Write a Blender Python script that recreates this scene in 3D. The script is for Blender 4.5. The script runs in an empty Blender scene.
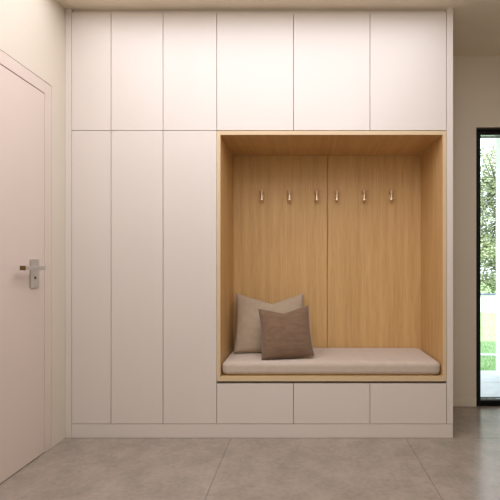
import bpy, bmesh, math, random
from mathutils import Vector, Matrix, noise
random.seed(7)
S = bpy.context.scene
C = S.collection
R = math.radians

# ------------------------------------------------------------------ camera
CAMZ = 1.076
cd = bpy.data.cameras.new('camera'); cam = bpy.data.objects.new('camera', cd); C.objects.link(cam)
cam.location = (0, -2.7, CAMZ); cam.rotation_euler = (R(90), 0, 0)
cd.sensor_width = 36; cd.lens = 429.3/500*36
cd.shift_x = -0.106; cd.shift_y = 0.034
cd.clip_start = .02; cd.clip_end = 200
S.camera = cam
# ------------------------------------------------------------------ world, sun, lights, exposure
w = bpy.data.worlds.new('sky'); S.world = w; w.use_nodes = True
bg = w.node_tree.nodes['Background']
bg.inputs['Color'].default_value = (0.84, 0.92, 1.0, 1); bg.inputs['Strength'].default_value = 3.0
def light(name, kind, loc, rot, energy, color, **kw):
    l = bpy.data.lights.new(name, kind); l.energy = energy; l.color = color
    for k, v in kw.items(): setattr(l, k, v)
    o = bpy.data.objects.new(name, l); C.objects.link(o); o.location = loc; o.rotation_euler = rot
    return o
light('sun', 'SUN', (0, -5, 12), (R(26), R(8), 0), 7.5, (1.0, .96, .88), angle=R(.8))
SOFT = (.99, 1.0, 1.12)
light('ceiling_area_light', 'AREA', (-.26, -1.42, 2.678), (0, 0, 0), 58, SOFT, shape='RECTANGLE', size=2.36, size_y=2.45)
light('soft_point_fill', 'POINT', (.35, -1.75, 2.25), (0, 0, 0), 14, (1.0, .98, 1.0), shadow_soft_size=.22)  # added point light without a fixture, lifts ceiling, upper doors and niche
light('rear_warm_fill', 'AREA', (1.0, -4.45, 1.45), (R(90), 0, R(8)), 12, (1.0, .84, .62), shape='RECTANGLE', size=2.4, size_y=1.9)  # added warm fill behind the camera, no opening there; brightens the niche
vs = S.view_settings
vs.view_transform = 'Standard'; vs.look = 'None'; vs.exposure = 0.0; vs.gamma = 1.0; vs.use_curve_mapping = False

# ------------------------------------------------------------------ materials
def mat(name, col, rough=.5, metal=0.0, spec=.5):
    m = bpy.data.materials.new(name); m.use_nodes = True
    b = m.node_tree.nodes['Principled BSDF']
    b.inputs['Base Color'].default_value = (*col, 1); b.inputs['Roughness'].default_value = rough
    b.inputs['Metallic'].default_value = metal; b.inputs['Specular IOR Level'].default_value = spec
    return m, b
def nd(m, t, **kw):
    n = m.node_tree.nodes.new(t)
    for k, v in kw.items(): setattr(n, k, v)
    return n
def lk(m, a, b): m.node_tree.links.new(a, b)
def coords(m, scale=(1, 1, 1), rot=(0, 0, 0)):
    tc = nd(m, 'ShaderNodeTexCoord'); mp = nd(m, 'ShaderNodeMapping')
    mp.inputs['Scale'].default_value = scale; mp.inputs['Rotation'].default_value = rot
    lk(m, tc.outputs['Object'], mp.inputs['Vector']); return mp.outputs['Vector']
def noise_n(m, vec, scale, detail=3, rough=.5):
    n = nd(m, 'ShaderNodeTexNoise'); n.inputs['Scale'].default_value = scale
    n.inputs['Detail'].default_value = detail; n.inputs['Roughness'].default_value = rough
    lk(m, vec, n.inputs['Vector']); return n.outputs['Fac']
def ramp(m, fac, stops):
    r = nd(m, 'ShaderNodeValToRGB'); e = r.color_ramp.elements
    while len(e) < len(stops): e.new(.5)
    for i, (p, c) in enumerate(stops): e[i].position = p; e[i].color = (*c, 1)
    lk(m, fac, r.inputs['Fac']); return r.outputs['Color']
def bump(m, b, fac, strength, dist=.002):
    n = nd(m, 'ShaderNodeBump'); n.inputs['Strength'].default_value = strength; n.inputs['Distance'].default_value = dist
    lk(m, fac, n.inputs['Height']); lk(m, n.outputs['Normal'], b.inputs['Normal'])
def mul(c, k): return tuple(x*k for x in c)

def paint(name, col, rough, bs=.05, sc=90):
    m, b = mat(name, col, rough); v = coords(m)
    f = noise_n(m, v, 1.3, 2); lk(m, ramp(m, f, [(.3, mul(col, .985)), (.7, mul(col, 1.015))]), b.inputs['Base Color'])
    bump(m, b, noise_n(m, v, sc, 3), bs, .001); return m
M = {}
M['wall'] = paint('wall_plaster', (.66, .585, .475), .85, .12, 140)
M['ceiling'] = paint('ceiling_plaster', (.82, .72, .58), .9, .12, 140)
M['cabinet'] = paint('satin_greige_lacquer', (.66, .60, .535), .42, .02)
M['door'] = paint('satin_rose_beige_paint', (.66, .555, .475), .45, .02)
M['inside'] = paint('cabinet_inside', (.42, .37, .32), .7)
M['white'] = paint('exterior_white_render', (.80, .82, .84), .85, .2, 60)
M['grey'] = paint('soffit_grey', (.5, .5, .5), .8)
M['black'], _b = mat('black_powder_coat', (.004, .004, .0045), .6, 0, .25)
M['chrome'], _b = mat('satin_nickel', (.62, .60, .58), .28, 1.0)
M['reflection'], _b = mat('dark_reflection_end', (.22, .15, .07), .35, 1.0)  # reflection of the dark room put into the lever end's metal colour
M['hook'], _b = mat('champagne_nickel', (.80, .66, .48), .45, 1.0)
M['hole'], _b = mat('keyhole_dark', (.10, .09, .08), .6)
M['seam'], _b = mat('brown_thread', (.19, .13, .10), .9)

def oak(name, axis, tone=1.0):
    m, b = mat(name, (.45, .26, .11), .5, 0, .35)
    fine = [70, 70, 70]; fine[axis] = 1.6
    mid = [11, 11, 11]; mid[axis] = .45
    f1 = noise_n(m, coords(m, fine), 3.0, 4, .65); f2 = noise_n(m, coords(m, mid), 2.2, 3, .55)
    mx = nd(m, 'ShaderNodeMix', data_type='FLOAT'); mx.inputs[0].default_value = .42
    lk(m, f1, mx.inputs[2]); lk(m, f2, mx.inputs[3])
    c = ramp(m, mx.outputs[0], [(.30, mul((.46, .265, .098), tone)), (.5, mul((.585, .362, .148), tone)), (.70, mul((.70, .465, .21), tone))])
    lk(m, c, b.inputs['Base Color']); bump(m, b, f1, .12, .0006); return m
M['oak_z'] = oak('oak_veneer_upright', 2); M['oak_y'] = oak('oak_veneer_deep', 1); M['oak_x'] = oak('oak_veneer_across', 0)
M['oak_edge'] = paint('oak_lit_edge', (.62, .47, .28), .5, .03)  # front edges catch more light; that brightness is put into this paler colour

def fabric(name, col, wscale=420, bs=.35, var=.12, horizontal=False):
    m, b = mat(name, col, .95, 0, .15)
    v = coords(m, (.25, 1, 1.2) if horizontal else (1, 1, 1))
    f = noise_n(m, v, 45 if horizontal else 30, 4, .6)
    lk(m, ramp(m, f, [(.3, mul(col, 1-var)), (.7, mul(col, 1+var))]), b.inputs['Base Color'])
    b.inputs['Sheen Weight'].default_value = .25; b.inputs['Sheen Roughness'].default_value = .5
    w_ = noise_n(m, coords(m, (.35, 1, 1) if horizontal else (1, 1, 1)), wscale, 2); bump(m, b, w_, bs, .0015); return m
M['seat'] = fabric('rose_grey_seat_cloth', (.52, .43, .345), var=.05)
M['beige'] = fabric('beige_linen', (.40, .31, .215), var=.06)
M['brown'] = fabric('brown_slub_cloth', (.185, .115, .070), 160, .5, .14, True)

# floor: large format stone tiles, grout running on a 1.1 m grid, joints crossing at cabinet front
m, b = mat('large_format_stone_tile', (.3, .26, .22), .38, 0, .85)
v = coords(m)
f = noise_n(m, v, 5.5, 6, .62); f2 = noise_n(m, v, 38, 4, .6)
mx = nd(m, 'ShaderNodeMix', data_type='FLOAT'); mx.inputs[0].default_value = .35; lk(m, f, mx.inputs[2]); lk(m, f2, mx.inputs[3])
c = ramp(m, mx.outputs[0], [(.32, (.225, .188, .150)), (.5, (.30, .248, .196)), (.68, (.365, .306, .246))])
lk(m, c, b.inputs['Base Color'])
rr = nd(m, 'ShaderNodeMapRange'); rr.inputs[3].default_value = .18; rr.inputs[4].default_value = .30; lk(m, f, rr.inputs[0]); lk(m, rr.outputs[0], b.inputs['Roughness'])
bump(m, b, f2, .015, .001); M['tile'] = m
M['grout'], _b = mat('tile_grout', (.13, .11, .095), .9)

# ------------------------------------------------------------------ mesh helpers
def obj(name, bm, m, parent=None, smooth=False, bevel=0, seg=2):
    me = bpy.data.meshes.new(name); bmesh.ops.recalc_face_normals(bm, faces=bm.faces[:]); bm.to_mesh(me); bm.free()
    o = bpy.data.objects.new(name, me); C.objects.link(o); me.materials.append(m)
    if smooth:
        for p in me.polygons: p.use_smooth = True
    if bevel:
        md = o.modifiers.new('bevel', 'BEVEL'); md.width = bevel; md.segments = seg; md.limit_method = 'ANGLE'; md.angle_limit = R(40)
    if parent is not None: o.parent = parent
    return o
def add_box(bm, x0, x1, y0, y1, z0, z1):
    v = [bm.verts.new(p) for p in ((x0,y0,z0),(x1,y0,z0),(x1,y1,z0),(x0,y1,z0),(x0,y0,z1),(x1,y0,z1),(x1,y1,z1),(x0,y1,z1))]
    for f in ((0,3,2,1),(4,5,6,7),(0,1,5,4),(1,2,6,5),(2,3,7,6),(3,0,4,7)): bm.faces.new([v[i] for i in f])
def box(*a):
    bm = bmesh.new(); add_box(bm, *a); return bm
def tag(o, label, cat, group=None):
    o['label'] = label; o['category'] = cat
    if group: o['group'] = group
    return o
def thing(name, loc, label, cat, group=None):
    o = bpy.data.objects.new(name, None); C.objects.link(o); o.location = loc; o.empty_display_size = .1
    return tag(o, label, cat, group)
def struct(name, bm, m, **k):
    o = obj(name, bm, m, **k)
    if not k.get('parent'): o['kind'] = 'structure'
    return o
def lathe(bm, prof, axis='Z', seg=24, off=(0,0,0), sx=1, sy=1):
    rings = []
    for r, h in prof:
        ring = []
        for i in range(seg):
            a = 2*math.pi*i/seg; p = (r*math.cos(a)*sx, r*math.sin(a)*sy, h)
            if axis == 'Y': p = (p[0], h, p[1])
            if axis == 'X': p = (h, p[0], p[1])
            ring.append(bm.verts.new((p[0]+off[0], p[1]+off[1], p[2]+off[2])))
        rings.append(ring)
    for a, b_ in zip(rings, rings[1:]):
        for i in range(seg): bm.faces.new((a[i], a[(i+1)%seg], b_[(i+1)%seg], b_[i]))
    bm.faces.new(rings[0][::-1]); bm.faces.new(rings[-1])

PX = 159.0
def X(px): return (px-303)/PX
def Z(py): return CAMZ+(267-py)/PX
CEIL = 2.703
LW, RW, BW, FW = -1.497, 3.3, .615, -4.6      # room planes
WX0, WX1, WTOP = 1.338, 2.55, 2.142           # glazed door opening in the back wall

# ------------------------------------------------------------------ room shell
bm = bmesh.new(); G = .0025
xs = [-1.553, -.454, .645, 1.744, 2.843, 3.3]; ys = [-4.4, -3.3, -2.2, -1.1, 0.0, .86]
xs[0] = LW-.02
for i in range(len(xs)-1):
    for j in range(-1, len(ys)-1):
        y0 = FW if j < 0 else ys[j]; y1 = ys[j+1]
        add_box(bm, xs[i]+G*.5, xs[i+1]-G*.5, y0+G*.5, y1-G*.5, -.02, 0)
floor = struct('floor', bm, M['tile'])
struct('trim_1', box(LW-.02, RW, FW, .86, -.06, -.0015), M['grout']).name = 'trim_1'
struct('ceiling', box(LW-.2, RW+.2, FW-.2, .86, CEIL, CEIL+.25), M['ceiling'])
bm = bmesh.new(); DT, DY0, DY1 = 2.150, -1.222, -.145; SK = LW-.014; gp = .004
add_box(bm, LW-.2, SK, FW-.2, BW, -.06, CEIL)
add_box(bm, SK, LW, DY1+gp, BW, 0, CEIL); add_box(bm, SK, LW, FW, DY0-gp, 0, CEIL); add_box(bm, SK, LW, DY0-gp, DY1+gp, DT+gp, CEIL)
struct('wall_left', bm, M['wall'])
struct('wall_right', box(RW, RW+.2, FW-.2, BW+.2, -.06, CEIL), M['wall'])
struct('wall_front', box(LW, RW, FW-.2, FW, -.06, CEIL), M['wall'])
bm = bmesh.new()
add_box(bm, LW-.2, WX0, BW, BW+.24, -.06, CEIL); add_box(bm, WX1, RW, BW, BW+.24, -.06, CEIL); add_box(bm, WX0, WX1, BW, BW+.24, WTOP+.012, CEIL)
struct('wall_back', bm, M['wall'])
struct('baseboard_back', box(.946, WX0-.002, BW-.010, BW, 0.0005, .068), M['wall'], bevel=.003)

# left interior door: a flush leaf with a flat casing, seen at a slant
d1 = struct('door_1', box(SK+.001, LW, -1.151, -.2155, .004, 2.0785), M['door'], bevel=.002)
bm = bmesh.new()
add_box(bm, SK+.001, LW+.0012, DY1-.067, DY1, .0005, DT); add_box(bm, SK+.001, LW+.0012, -1.222, -1.155, .0005, DT)
add_box(bm, SK+.001, LW+.0012, -1.155, DY1-.067, 2.083, DT)
obj('door_frame', bm, M['door'], d1, bevel=.0015)
hx = LW+.0003
pl = obj('handle_plate', box(hx, hx+.009, -.352, -.278, .960, 1.119), M['chrome'], d1, bevel=.0025)
bm = bmesh.new(); lathe(bm, [(.013, .009), (.011, .014), (.010, .052)], 'X', 24, (hx, -.326, 1.070)); obj('handle_neck', bm, M['chrome'], pl, smooth=False, bevel=.0005)
bm = box(LW+.047, LW+.071, -.494, -.314, 1.060, 1.081)
obj('lever', bm, M['chrome'], pl, bevel=.003, seg=3)
o = obj('lever_end_cap', box(LW+.0450, LW+.0730, -.501, -.4945, 1.0585, 1.0825), M['reflection'], pl, bevel=.002); o['label'] = 'lever end painted with a dark reflection'
bm = bmesh.new(); lathe(bm, [(.0085, .009), (.0085, .0105), (.006, .011)], 'X', 20, (hx, -.315, 1.016)); obj('keyhole', bm, M['hole'], pl)

# glazed sliding door in the back wall
fy0, fy1 = BW+.0, BW+.20
bm = bmesh.new(); LN = .010
add_box(bm, WX0, WX0+LN, fy0-.002, fy1, .003, WTOP); add_box(bm, WX1-LN, WX1, fy0-.002, fy1, .003, WTOP)
add_box(bm, WX0+LN, WX1-LN, fy0-.002, fy1, WTOP-LN, WTOP); add_box(bm, WX0+LN, WX1-LN, fy0-.002, fy1, .003, .012)
w1 = struct('window_1', bm, M['black'])
bm = bmesh.new(); a0, a1 = WX0+LN, WX1-LN; y0, y1 = BW+.02, BW+.10
add_box(bm, a0, a0+.032, y0, y1, .012, WTOP-LN); add_box(bm, a1-.042, a1, y0, y1, .012, WTOP-LN)
add_box(bm, a0+.032, a1-.042, y0, y1, .012, .040); add_box(bm, a0+.032, a1-.042, y0, y1, WTOP-.034, WTOP-LN)
obj('window_frame', bm, M['black'], w1, bevel=.002)
mg = bpy.data.materials.new('clear_glass'); mg.use_nodes = True
nt = mg.node_tree; nt.nodes.clear(); out = nt.nodes.new('ShaderNodeOutputMaterial')
tr = nt.nodes.new('ShaderNodeBsdfTransparent'); gl = nt.nodes.new('ShaderNodeBsdfGlossy'); gl.inputs['Roughness'].default_value = .02
fr = nt.nodes.new('ShaderNodeFresnel'); fr.inputs['IOR'].default_value = 1.35; mxs = nt.nodes.new('ShaderNodeMixShader')
tr.inputs['Color'].default_value = (.97, .975, .98, 1)
nt.links.new(fr.outputs[0], mxs.inputs[0]); nt.links.new(tr.outputs[0], mxs.inputs[1]); nt.links.new(gl.outputs[0], mxs.inputs[2]); nt.links.new(mxs.outputs[0], out.inputs[0])
obj('glass_pane', box(a0+.033, a1-.043, BW+.056, BW+.064, .041, WTOP-.035), mg, w1)

# ------------------------------------------------------------------ fitted cupboards
T = .020; GAP = .0016; BACK = BW-.003; CY = .0215
def slab(x0, x1, z0, z1): return box(x0+GAP, x1-GAP, 0, T, z0+GAP, z1-GAP)
def carcass(x0, x1, z0, z1):      # open box behind the front
    bm = bmesh.new(); t = .018; e = .0004
    add_box(bm, x0+e, x0+t, CY, BACK, z0, z1); add_box(bm, x1-t, x1-e, CY, BACK, z0, z1)
    add_box(bm, x0+t, x1-t, CY, BACK, z0, z0+t); add_box(bm, x0+t, x1-t, CY, BACK, z1-t, z1)
    add_box(bm, x0+t, x1-t, BACK-.008, BACK, z0+t, z1-t); return bm
ZP, ZTOP, ZMID = Z(424), Z(12.2), Z(130.5)
V = [X(p) for p in (71.5, 111, 163, 216.7, 293.5, 370, 446.5)]
def unit(name, x0, x1, z0, z1, label, cat, group, front):
    t = thing(name, ((x0+x1)/2, .3, z0), label, cat, group)
    for (n, bm, m_, bv) in (('carcass', carcass(x0, x1, z0+.0005, z1-.0005), M['inside'], 0), (front, slab(x0, x1, z0, z1), M['cabinet'], .0012)):
        bmesh.ops.translate(bm, vec=-t.location, verts=bm.verts[:]); obj(n, bm, m_, t, bevel=bv)
    return t
tall = ['narrowest tall greige cupboard door at far left beside the filler strip',
        'middle of the three tall greige cupboards, with a handleless full length door',
        'tall greige cupboard directly left of the oak niche, handleless door']
for i in range(3): unit('tall_cabinet', V[i], V[i+1], ZP, ZMID, tall[i], 'cabinet', 'tall cupboards left of the niche', 'door')
upp = ['narrow upper greige cupboard in the top left corner under the ceiling',
       'second upper greige cupboard from the left, above the middle tall cupboard',
       'third upper greige cupboard from the left, just left of the niche edge',
       'wide upper greige cupboard above the left third of the oak niche',
       'wide upper greige cupboard above the middle of the oak niche',
       'wide upper greige cupboard at the right end above the oak niche']
for i in range(6): unit('upper_cabinet', V[i], V[i+1], ZMID, ZTOP, upp[i], 'cabinet', 'upper cupboards under the ceiling', 'door')
dr = ['greige drawer unit under the left end of the bench', 'greige drawer unit under the middle of the bench', 'greige drawer unit under the right end of the bench']
for i in range(3): unit('drawer_cabinet', V[3+i], V[4+i], ZP, Z(383.4), dr[i], 'drawer', 'drawer units under the bench', 'drawer')
tag(obj('filler_strip', box(LW+.0008, V[0]-GAP, .002, T+.004, .0008, CEIL-.001), M['cabinet'], bevel=.001), 'slim greige filler strip between left wall and first tall cupboard', 'panel')
tag(obj('end_panel', box(V[6]+GAP, X(453), -.001, BACK, ZP+GAP, CEIL-.001), M['cabinet'], bevel=.001), 'tall greige end panel closing the right side of the cupboards', 'panel')
tag(obj('plinth', box(V[0]+GAP*.3, X(453), .001, .055, .0008, ZP-GAP), M['cabinet'], bevel=.001), 'long low greige plinth at the floor under cupboards and drawers', 'plinth')
tag(obj('scribe_strip', box(V[0], V[6], .022, .05, ZTOP+.0008, CEIL-.001), M['cabinet']), 'thin recessed greige strip between upper cupboards and ceiling', 'strip')

# oak niche
NX0, NX1 = V[3]+.0003, V[6]-.001; NZ0, NZ1 = Z(381.2), Z(131); ND = .516; TH = .0232
nt_ = thing('bench_niche', ((NX0+NX1)/2, 0, NZ0), 'open oak lined coat niche with bench, set among the greige cupboards', 'niche')
def npart(name, bm, m_, bv=.001):
    bmesh.ops.translate(bm, vec=-nt_.location, verts=bm.verts[:]); return obj(name, bm, m_, nt_, bevel=bv)
npart('side_panel', box(NX0, NX0+TH, -.001, ND, NZ0, NZ1), M['oak_z'])
npart('side_panel', box(NX1-TH, NX1, -.001, ND, NZ0, NZ1), M['oak_z'])
npart('top_panel', box(NX0+TH, NX1-TH, -.001, ND, NZ1-.024, NZ1), M['oak_y'])
npart('bench_board', box(NX0+TH, NX1-TH, -.001, ND, NZ0, NZ0+.031), M['oak_x'])
bm = bmesh.new(); e0, e1 = -.0022, -.0012
add_box(bm, NX0, NX0+TH, e0, e1, NZ0, NZ1); add_box(bm, NX1-TH, NX1, e0, e1, NZ0, NZ1)
add_box(bm, NX0+TH, NX1-TH, e0, e1, NZ1-.024, NZ1); add_box(bm, NX0+TH, NX1-TH, e0, e1, NZ0, NZ0+.031)
npart('lit_edge', bm, M['oak_edge'], 0)['label'] = 'oak front edge coloured paler as lit'
SX = .1815
npart('back_panel', box(NX0+TH, SX-.0025, ND-.016, ND, NZ0+.031, NZ1-.024), M['oak_z'])
npart('back_panel', box(SX+.0025, NX1-TH, ND-.016, ND, NZ0+.031, NZ1-.024), M['oak_z'])
npart('backing_board', box(NX0, NX1, ND+.0005, ND+.012, NZ0, NZ1), M['oak_z'], 0)

# seat cushion: soft rounded pad
def pad(x0, x1, y0, y1, z0, z1, r, bulge):
    bm = bmesh.new(); bmesh.ops.create_cube(bm, size=2); bmesh.ops.subdivide_edges(bm, edges=bm.edges[:], cuts=23, use_grid_fill=True)
    cx, cy, cz = (x0+x1)/2, (y0+y1)/2, (z0+z1)/2; h = Vector(((x1-x0)/2, (y1-y0)/2, (z1-z0)/2))
    for v_ in bm.verts:
        n = v_.co; q = Vector([ (abs(c_)**.6 if k < 2 else abs(c_))*(1 if c_ > 0 else -1)*h[k] for k, c_ in enumerate(n)])
        inner = Vector([max(-(h[k]-r), min(h[k]-r, q[k])) for k in range(3)])
        d = q-inner
        p = inner + (d.normalized()*r if d.length > 1e-6 else d)
        u, w_ = p.x/h.x, p.y/h.y
        if p.z > 0: p.z += bulge*(1-u**4)*(1-w_**4) + .0012*noise.noise(Vector((p.x*6, p.y*7, 0)))
        v_.co = p+Vector((cx, cy, cz))
    return bm
zc = NZ0+.0315
tag(obj('bench_cushion', pad(NX0+TH+.005, NX1-TH-.007, .008, ND-.019, zc, zc+.088, .030, .005), M['seat'], smooth=True),
    'long rose grey padded seat cushion lying on the oak bench', 'cushion')

# throw pillows: knife edge, chopped top
def pillow(name, W, H, TK, dip, m_, off=0.0, seed=0):
    bm = bmesh.new(); N = 44; grid = {}
    for s in (1, -1):
        for i in range(N+1):
            for j in range(N+1):
                u, v_ = -1+2*i/N, -1+2*j/N
                edge = i in (0, N) or j in (0, N)
                if s == -1 and edge: grid[s, i, j] = grid[1, i, j]; continue
                e = (max(0, 1-u*u)*max(0, 1-v_*v_))
                t = TK/2*(e**.42)
                x = u*W/2*(1-.055*(1-v_*v_)*(1 if abs(u) > 0 else 1))
                vv = (v_+1)/2
                notch = dip*max(0, 1-abs(u-off)/(1-off*(1 if u > off else -1)))
                z = vv*H*(1+.0*u) - notch*vv**2.2 + .018*(1-u*u)*(1-vv)*0
                cr = .010*math.exp(-((u-off)/.16)**2)*max(0, vv-.45)*2*(1-vv)**.3 if vv < 1 else 0   # crease under the notch
                wr = .006*noise.noise(Vector((u*2.2+seed, v_*2.6, s)))*e + .0035*noise.noise(Vector((u*5+seed, v_*5, s*3)))*e
                grid[s, i, j] = bm.verts.new((x, -s*(t-cr*(t > .005)+wr), z))
        for i in range(N):
            for j in range(N):
                q = [grid[s, i, j], grid[s, i+1, j], grid[s, i+1, j+1], grid[s, i, j+1]]
                bm.faces.new(q if s == 1 else q[::-1])
    o = obj(name, bm, m_, smooth=True); return o
zt = zc+.0915
p1 = pillow('throw_pillow', .497, .441, .15, .090, M['beige'], .05, 1)
p1.location = (-.229, .268, zt+.004); p1.rotation_euler = (R(-25), 0, R(4))
tag(p1, 'larger beige pillow with dented top leaning against the oak back', 'pillow', 'pillows on the bench')
p2 = pillow('throw_pillow', .342, .346, .14, .050, M['brown'], .0, 5)
p2.location = (-.096, .068, zt+.009); p2.rotation_euler = (R(-23), R(-3.8), R(6))
tag(p2, 'smaller brown pillow propped in front of the beige one', 'pillow', 'pillows on the bench')

# coat hooks
def make_hook():
    t = thing('coat_hook', (0, 0, 0), 'hook', 'hook', 'coat hooks on the oak back panels')
    bm = bmesh.new(); lathe(bm, [(.0125, -.0002), (.0125, -.004), (.0105, -.0055)], 'Y', 24); obj('wall_plate', bm, M['hook'], t)
    bm = bmesh.new(); lathe(bm, [(.006, -.0055), (.0055, -.030)], 'Y', 16); obj('stem', bm, M['hook'], t, smooth=True)
    bm = bmesh.new(); lathe(bm, [(.0095, -.037), (.0125, -.036), (.0130, -.032), (.0085, -.018), (.0062, -.004), (.0064, .006), (.0090, .020), (.0140, .034), (.0150, .037), (.0142, .0385)], 'Z', 24, (0, -.037, 0), 1.2, 1.0); obj('peg', bm, M['hook'], t, smooth=True, bevel=.0006)
    return t
proto = make_hook(); k = 1.191
hl = ['leftmost of the six metal coat hooks, on the left oak panel', 'middle metal coat hook on the left oak panel',
      'metal coat hook just left of the seam between the oak panels', 'metal coat hook just right of the seam between the oak panels',
      'middle metal coat hook on the right oak panel', 'rightmost of the six metal coat hooks, on the right oak panel']
for i, px in enumerate((262, 289.5, 316.7, 336.8, 364, 391)):
    if i == 0: o = proto
    else:
        o = proto.copy(); C.objects.link(o)
        for ch in proto.children:
            c_ = ch.copy(); C.objects.link(c_); c_.parent = o
    o.location = ((px-303)/PX*1.178, ND-.0165, CAMZ+(267-196.0)/PX*1.178); o['label'] = hl[i]

# ------------------------------------------------------------------ outside
m, b = mat('pale_paving', (.62, .64, .66), .7); v = coords(m); f = noise_n(m, v, 9, 4)
lk(m, ramp(m, f, [(.3, (.56, .59, .62)), (.7, (.66, .69, .71))]), b.inputs['Base Color']); M['paving'] = m
m, b = mat('lawn_green', (.2, .4, .1), .9, 0, .2); v = coords(m); f = noise_n(m, v, 14, 5, .7)
lk(m, ramp(m, f, [(.3, (.20, .33, .13)), (.7, (.38, .56, .28))]), b.inputs['Base Color']); M['lawn'] = m
m, b = mat('grass_blade', (.3, .52, .2), .8, 0, .2); M['blade'] = m
def leafmat(name, a, c_):
    m, b = mat(name, a, .7, 0, .3); v = coords(m); f = noise_n(m, v, 3.5, 4, .7)
    lk(m, ramp(m, f, [(.35, a), (.65, c_)]), b.inputs['Base Color'])
    b.inputs['Subsurface Weight'].default_value = 0
    return m
M['leaf'] = leafmat('light_leaves', (.11, .16, .07), (.64, .68, .44)); M['leaf2'] = leafmat('grey_green_leaves', (.10, .19, .09), (.38, .46, .30))
M['bark'], _b = mat('grey_bark', (.12, .10, .09), .9)
M['coping'], _b = mat('slate_blue_coping', (.10, .11, .20), .7)
bm = bmesh.new(); py = [.86, 1.32, 1.775]
for i in range(8):
    for j in range(2): add_box(bm, .8+i*.6, .8+i*.6+.594, py[j], py[j+1]-.006, -.05, -.002)
struct('trim_2', bm, M['paving'])
struct('trim_3', box(.7, 5.8, .855, 1.78, -.12, -.012), M['grout'])
struct('lawn', box(-14, 26, 1.78, 30, -.15, -.012), M['lawn'])
bm = bmesh.new()                                   # curved pale path across the lawn
prev = None
for i in range(25):
    x = -2+i*.35; yc = 2.62+.10*math.sin(x*1.7)+.02*x; q = (bm.verts.new((x, yc-.06, -.004)), bm.verts.new((x, yc+.06, -.004)))
    if prev: bm.faces.new((prev[0], q[0], q[1], prev[1]))
    prev = q
ret = bmesh.ops.extrude_face_region(bm, geom=bm.faces[:]); bmesh.ops.translate(bm, vec=(0, 0, -.02), verts=[e for e in ret['geom'] if isinstance(e, bmesh.types.BMVert)])
struct('garden_path', bm, M['paving'])
bm = bmesh.new()
for i in range(9000):
    y = 1.8+random.random()**1.5*5.6; x = 1.2+(y-1.8)*.38+random.random()*2.4
    yc = 2.62+.10*math.sin(x*1.7)+.02*x
    if abs(y-yc) < .07: continue
    a = random.random()*6.28; h = random.uniform(.015, .035); dx, dy = math.cos(a)*.003, math.sin(a)*.003; l = random.uniform(-.01, .01)
    bm.faces.new([bm.verts.new((x-dx, y-dy, -.013)), bm.verts.new((x+dx, y+dy, -.013)), bm.verts.new((x+l, y+l, -.012+h))])
o = obj('grass', bm, M['blade']); o['kind'] = 'stuff'; tag(o, 'short bright green grass covering the lawn outside the glass door', 'grass')
gw = thing('garden_wall', (5, 7.7, 0), 'low white garden wall with slate coping at the far end of the lawn', 'wall')
obj('wall_body', box(-12, 16, -.1, .1, -.02, .405), M['white'], gw); obj('coping', box(-12, 16, -.13, .13, .406, .43), M['coping'], gw, bevel=.004)
# porch pillar and overhang
pc = thing('porch_pillar', (2.13, 1.42, 0), 'square white porch pillar standing on the pale paving outside the glass door', 'pillar')
obj('shaft', box(-.20, .20, -.15, .18, -.0015, 2.55), M['white'], pc, bevel=.004)
struct('ceiling_porch', box(.2, 6, BW+.245, 2.25, 2.56, 2.72), M['white'])
# trees
def tree(x, y, h, r, zc, n, lm, label, seed):
    rnd = random.Random(seed); t = thing('tree', (x, y, -.01), label, 'tree', 'trees beyond the garden wall')
    bm = bmesh.new(); tips = []
    def limb(a, b_, r0, r1):
        d = (b_-a); q = d.to_track_quat('Z', 'Y'); 
        ra = [bm.verts.new(a+q@Vector((r0*math.cos(k*1.047), r0*math.sin(k*1.047), 0))) for k in range(6)]
        rb = [bm.verts.new(b_+q@Vector((r1*math.cos(k*1.047), r1*math.sin(k*1.047), 0))) for k in range(6)]
        for k in range(6): bm.faces.new((ra[k], ra[(k+1)%6], rb[(k+1)%6], rb[k]))
    p = Vector((0, 0, 0)); pts = [p]
    for k in range(7):
        p = p+Vector((rnd.uniform(-.1, .1), rnd.uniform(-.1, .1), h*.8/7)); pts.append(p)
    for k in range(7): limb(pts[k], pts[k+1], .13-.016*k, .114-.016*k)
    for k in range(46):
        b0 = pts[rnd.randint(1, 7)]; a = rnd.random()*6.28
        zz = rnd.uniform(-1, 1); rad = r*math.sqrt(max(.1, 1-zz*zz))*rnd.uniform(.55, 1)
        e = Vector((math.cos(a)*rad, math.sin(a)*rad, zc+zz*h*.46))
        mid = (b0+e)/2+Vector((0, 0, rnd.uniform(0, .35))); limb(b0, mid, .035, .022); limb(mid, e, .022, .008); tips += [e, (mid+e)/2, mid]
    obj('trunk', bm, M['bark'], t)
    bm = bmesh.new()
    for k in range(n):
        c_ = rnd.choice(tips)+Vector((rnd.gauss(0, .24), rnd.gauss(0, .24), rnd.gauss(0, .15)))
        if c_.z < .15: continue
        q = Vector((rnd.gauss(0, 1), rnd.gauss(0, 1), rnd.gauss(0, 1))).normalized().to_track_quat('Z', 'Y'); L = rnd.uniform(.07, .13); Wd = L*.42
        vs_ = [bm.verts.new(c_+q@Vector(p_)) for p_ in ((-L/2, 0, 0), (0, -Wd/2, .01), (L/2, 0, 0), (0, Wd/2, .01))]
        bm.faces.new(vs_)
    obj('foliage', bm, lm, t)
tree(5.95, 9.6, 4.5, 1.7, 2.35, 20000, M['leaf'], 'pale green leafy tree framed by the black glass door, low branches over the garden wall', 3)
tree(9.6, 10.9, 4.4, 1.6, 2.3, 6000, M['leaf2'], 'grey green tree to the right of the pale green one beyond the garden wall', 4)
tree(2.2, 10.9, 4.2, 1.6, 2.1, 5000, M['leaf2'], 'grey green tree to the left of the pale green one beyond the garden wall', 5)
